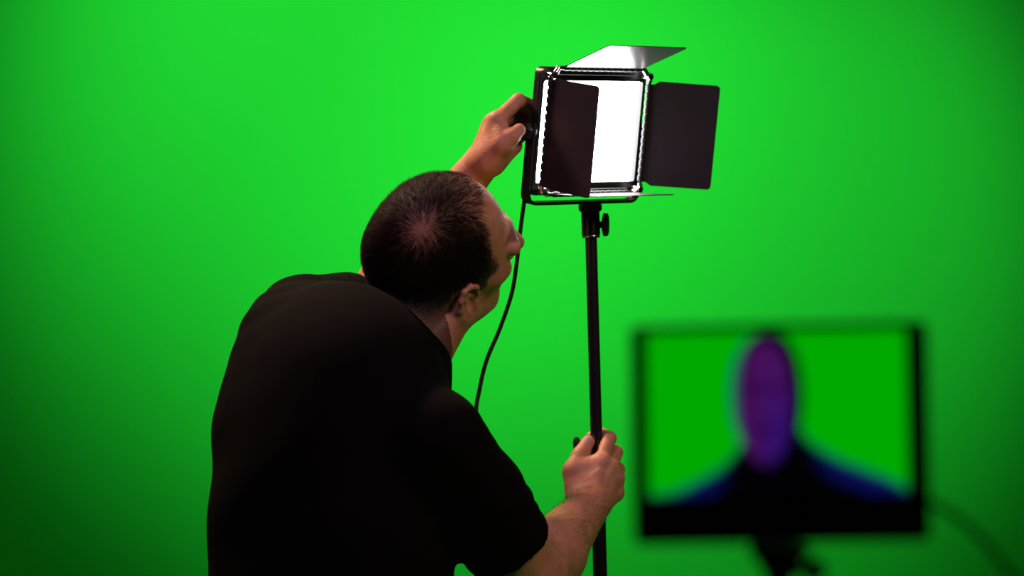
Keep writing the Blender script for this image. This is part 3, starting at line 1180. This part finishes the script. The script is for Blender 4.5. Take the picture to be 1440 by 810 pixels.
VS, FS = surface(.004, (-0.55, 2.85, 0.88), (0.12, 3.66, 1.62), shirt_fn, outer)
VS = relax(VS, FS, 2, .5)
shirt = mesh_obj('shirt', VS, FS, M_SHIRT, person, base_p)

# folded polo collar
nd = unit(hd_(0, -.03, -.06) - NB)
nd = unit(np.array([.50, .30, .80]))
e1 = unit(np.array([.80, .0, -.60]) - nd * np.dot(np.array([.80, .0, -.60]), nd))     # to the right in the picture (front-right)
e2 = np.cross(nd, e1)                                                                 # away from the camera
CC = P(566, 464, 3.295)
fa = math.atan2(unit(BF) @ e2, unit(BF) @ e1)                                         # angle of the front opening
NSEG = 72
rings = [[], [], [], []]
for k in range(NSEG + 1):
    a = fa + .12 + (2 * math.pi - .24) * k / NSEG
    rd = math.cos(a) * e1 + math.sin(a) * e2
    fr = abs((a - fa - math.pi) / math.pi)              # 0 at the back, 1 at the opening
    drop = .034 + .030 * fr ** 3
    rings[0].append(CC + rd * .072 - nd * .03)
    rings[1].append(CC + rd * .076 + nd * (.006 - .012 * fr))
    rings[2].append(CC + rd * .081 + nd * (.006 - .012 * fr))
    rings[3].append(CC + rd * (.102 + .004 * fr) - nd * drop)
b = MB()
b.loops(rings, cap=False, closed=False)
collar = b.build('collar', M_SHIRT, shirt, origin=base_p)
md = collar.modifiers.new('thick', 'SOLIDIFY')
md.thickness = .003
md.offset = 0
md2 = collar.modifiers.new('soft', 'SUBSURF')
md2.levels = md2.render_levels = 1

# ---- trousers and shoes (below the frame)
hipL, hipR = P(466, 960, 3.20) - BR * .09 - np.array([0, 0, .05]), P(466, 960, 3.20) + BR * .09 - np.array([0, 0, .05])
anL, anR = np.array([-.40, 3.36, .09]), np.array([-.14, 2.98, .09])
knL, knR = lerp(hipL, anL, .5) + BF * .03, lerp(hipR, anR, .5) + BF * .03
tro = [ell(P(466, 960, 3.20), BA, (.180, .138, .13), .05)]
for h_, k_, a_ in ((hipL, knL, anL), (hipR, knR, anR)):
    tro += [cap(h_, k_, .098, .073, .04), cap(k_, a_ + np.array([0, 0, -.03]), .073, .062, .03)]


def tro_fn(X, c, r):
    d = field(cull(tro, c, r + .01), X)
    d = d + .003 * np.sin(X[:, 2] * 60 + 3 * np.sin(X[:, 0] * 25)) * sstep(.5 - X[:, 2], 0, .4)
    return np.maximum(np.maximum(d, X[:, 2] - 1.02), .045 - X[:, 2])


VT, FT = surface(.006, (-0.6, 2.8, 0.0), (0.12, 3.6, 1.1), tro_fn, tro)
VT = relax(VT, FT, 1, .5)
mesh_obj('trousers', VT, FT, M_TROUSER, person, base_p)
for a_, tw in ((anL, .25), (anR, -.25)):
    f2 = unit(BF + BR * tw)
    r2 = np.cross(f2, np.array([0, 0, 1.0]))
    A = np.stack([r2, f2, np.array([0, 0, 1.0])], 1)
    g0 = np.array([a_[0], a_[1], 0])
    sh_ = [cap(g0 - f2 * .045 + dz * .045, g0 + f2 * .10 + dz * .034, .040, .040, .03),
           ell(g0 + f2 * .14 + dz * .03, A, (.047, .075, .034), .03), cap(g0 + dz * .05, g0 + dz * .10, .040, .038, .03)]

    def sh_fn(X, c, r, q=sh_):
        return np.maximum(field(q, X), .012 - X[:, 2])
    lo = g0 - np.array([.3, .3, 0])
    VV, FF = surface(.005, lo, g0 + np.array([.3, .3, .16]), sh_fn, sh_)
    shoe = mesh_obj('shoe', VV, FF, M_SHOE, person, base_p)
    out = []
    for k in range(28):
        an = 2 * math.pi * k / 28
        wdt = .044 if math.sin(an) > 0 else .038
        q = g0 + f2 * (.065 + .155 * math.sin(an)) + r2 * wdt * math.copysign(abs(math.cos(an)) ** .6, math.cos(an))
        out.append(q)
    MB().loops([[q + dz * .0005 for q in out], [q + dz * .015 for q in out]]).build('sole', M_SOLE, shoe, origin=base_p)

# ================================================================== LIGHT
def spot(name, loc, target, power, size, blend, color=(1, 1, 1), rad_=0.2):
    l = bpy.data.lights.new(name, 'SPOT')
    l.energy = power
    l.spot_size = rad(size)
    l.spot_blend = blend
    l.shadow_soft_size = rad_
    l.color = color
    o = link(bpy.data.objects.new(name, l))
    o.location = loc
    o.rotation_euler = (Vector(target) - Vector(loc)).to_track_quat('-Z', 'Y').to_euler()
    return o


def area(name, loc, target, power, sx, sy, color=(1, 1, 1), spread=180):
    l = bpy.data.lights.new(name, 'AREA')
    l.energy = power
    l.shape = 'RECTANGLE'
    l.size, l.size_y = sx, sy
    l.color = color
    l.spread = rad(spread)
    o = link(bpy.data.objects.new(name, l))
    o.location = loc
    o.rotation_euler = (Vector(target) - Vector(loc)).to_track_quat('-Z', 'Y').to_euler()
    return o


spot('backdrop_spotlight', (-0.774, 3.203, 2.924), (-0.377, WALLY, 1.986), 258, 49.1, 1.0, (1, 1, 1), 0.06)
spot('backdrop_spotlight', (1.426, 3.203, 2.924), (0.475, WALLY, 1.631), 211, 40.3, 1.0, (1, 1, 1), 0.06)
area('backdrop_fill', (0.0, 4.1, 3.5), (0, WALLY, 1.2), 5.0, 4.0, 0.3)  # unseen fill, added to lift the darker edges of the green wall
area('ceiling_rim_lamp', (-1.0, 3.95, 3.0), (-0.12, 3.48, 1.65), 7.0, 0.35, 0.35, (1.0, 0.62, 0.42), 60)
area('ceiling_purple_lamp', (-0.5, 1.4, 3.1), (-0.1, 3.3, 1.5), 2.8, 0.5, 0.5, (0.85, 0.45, 1.0), 90)
area('ceiling_warm_lamp', (1.6, 1.6, 2.9), (0.1, 3.4, 1.5), 5.2, 0.6, 0.6, (1.0, 0.68, 0.5), 90)

w = bpy.data.worlds.new('studio')
SC.world = w
w.use_nodes = True
w.node_tree.nodes['Background'].inputs[0].default_value = (0.5, 0.5, 0.55, 1)
w.node_tree.nodes['Background'].inputs[1].default_value = 0.002

# ================================================================== CAMERA
cd = bpy.data.cameras.new('camera')
cd.sensor_width = 36
cd.lens = FPX * 36 / 1440
cd.clip_start = 0.05
cd.dof.use_dof = True
cd.dof.focus_distance = 3.32
cd.dof.aperture_fstop = 3.2
cam = link(bpy.data.objects.new('camera', cd))
cam.location = (0, 0, CAMZ)
cam.rotation_euler = (rad(90), 0, 0)
SC.camera = cam
SC.view_settings.view_transform = 'Standard'
SC.view_settings.look = 'None'
SC.view_settings.exposure = 0
SC.view_settings.gamma = 1
SC.view_settings.use_curve_mapping = False
SC.cycles.use_denoising = True
SC.cycles.max_bounces = 6
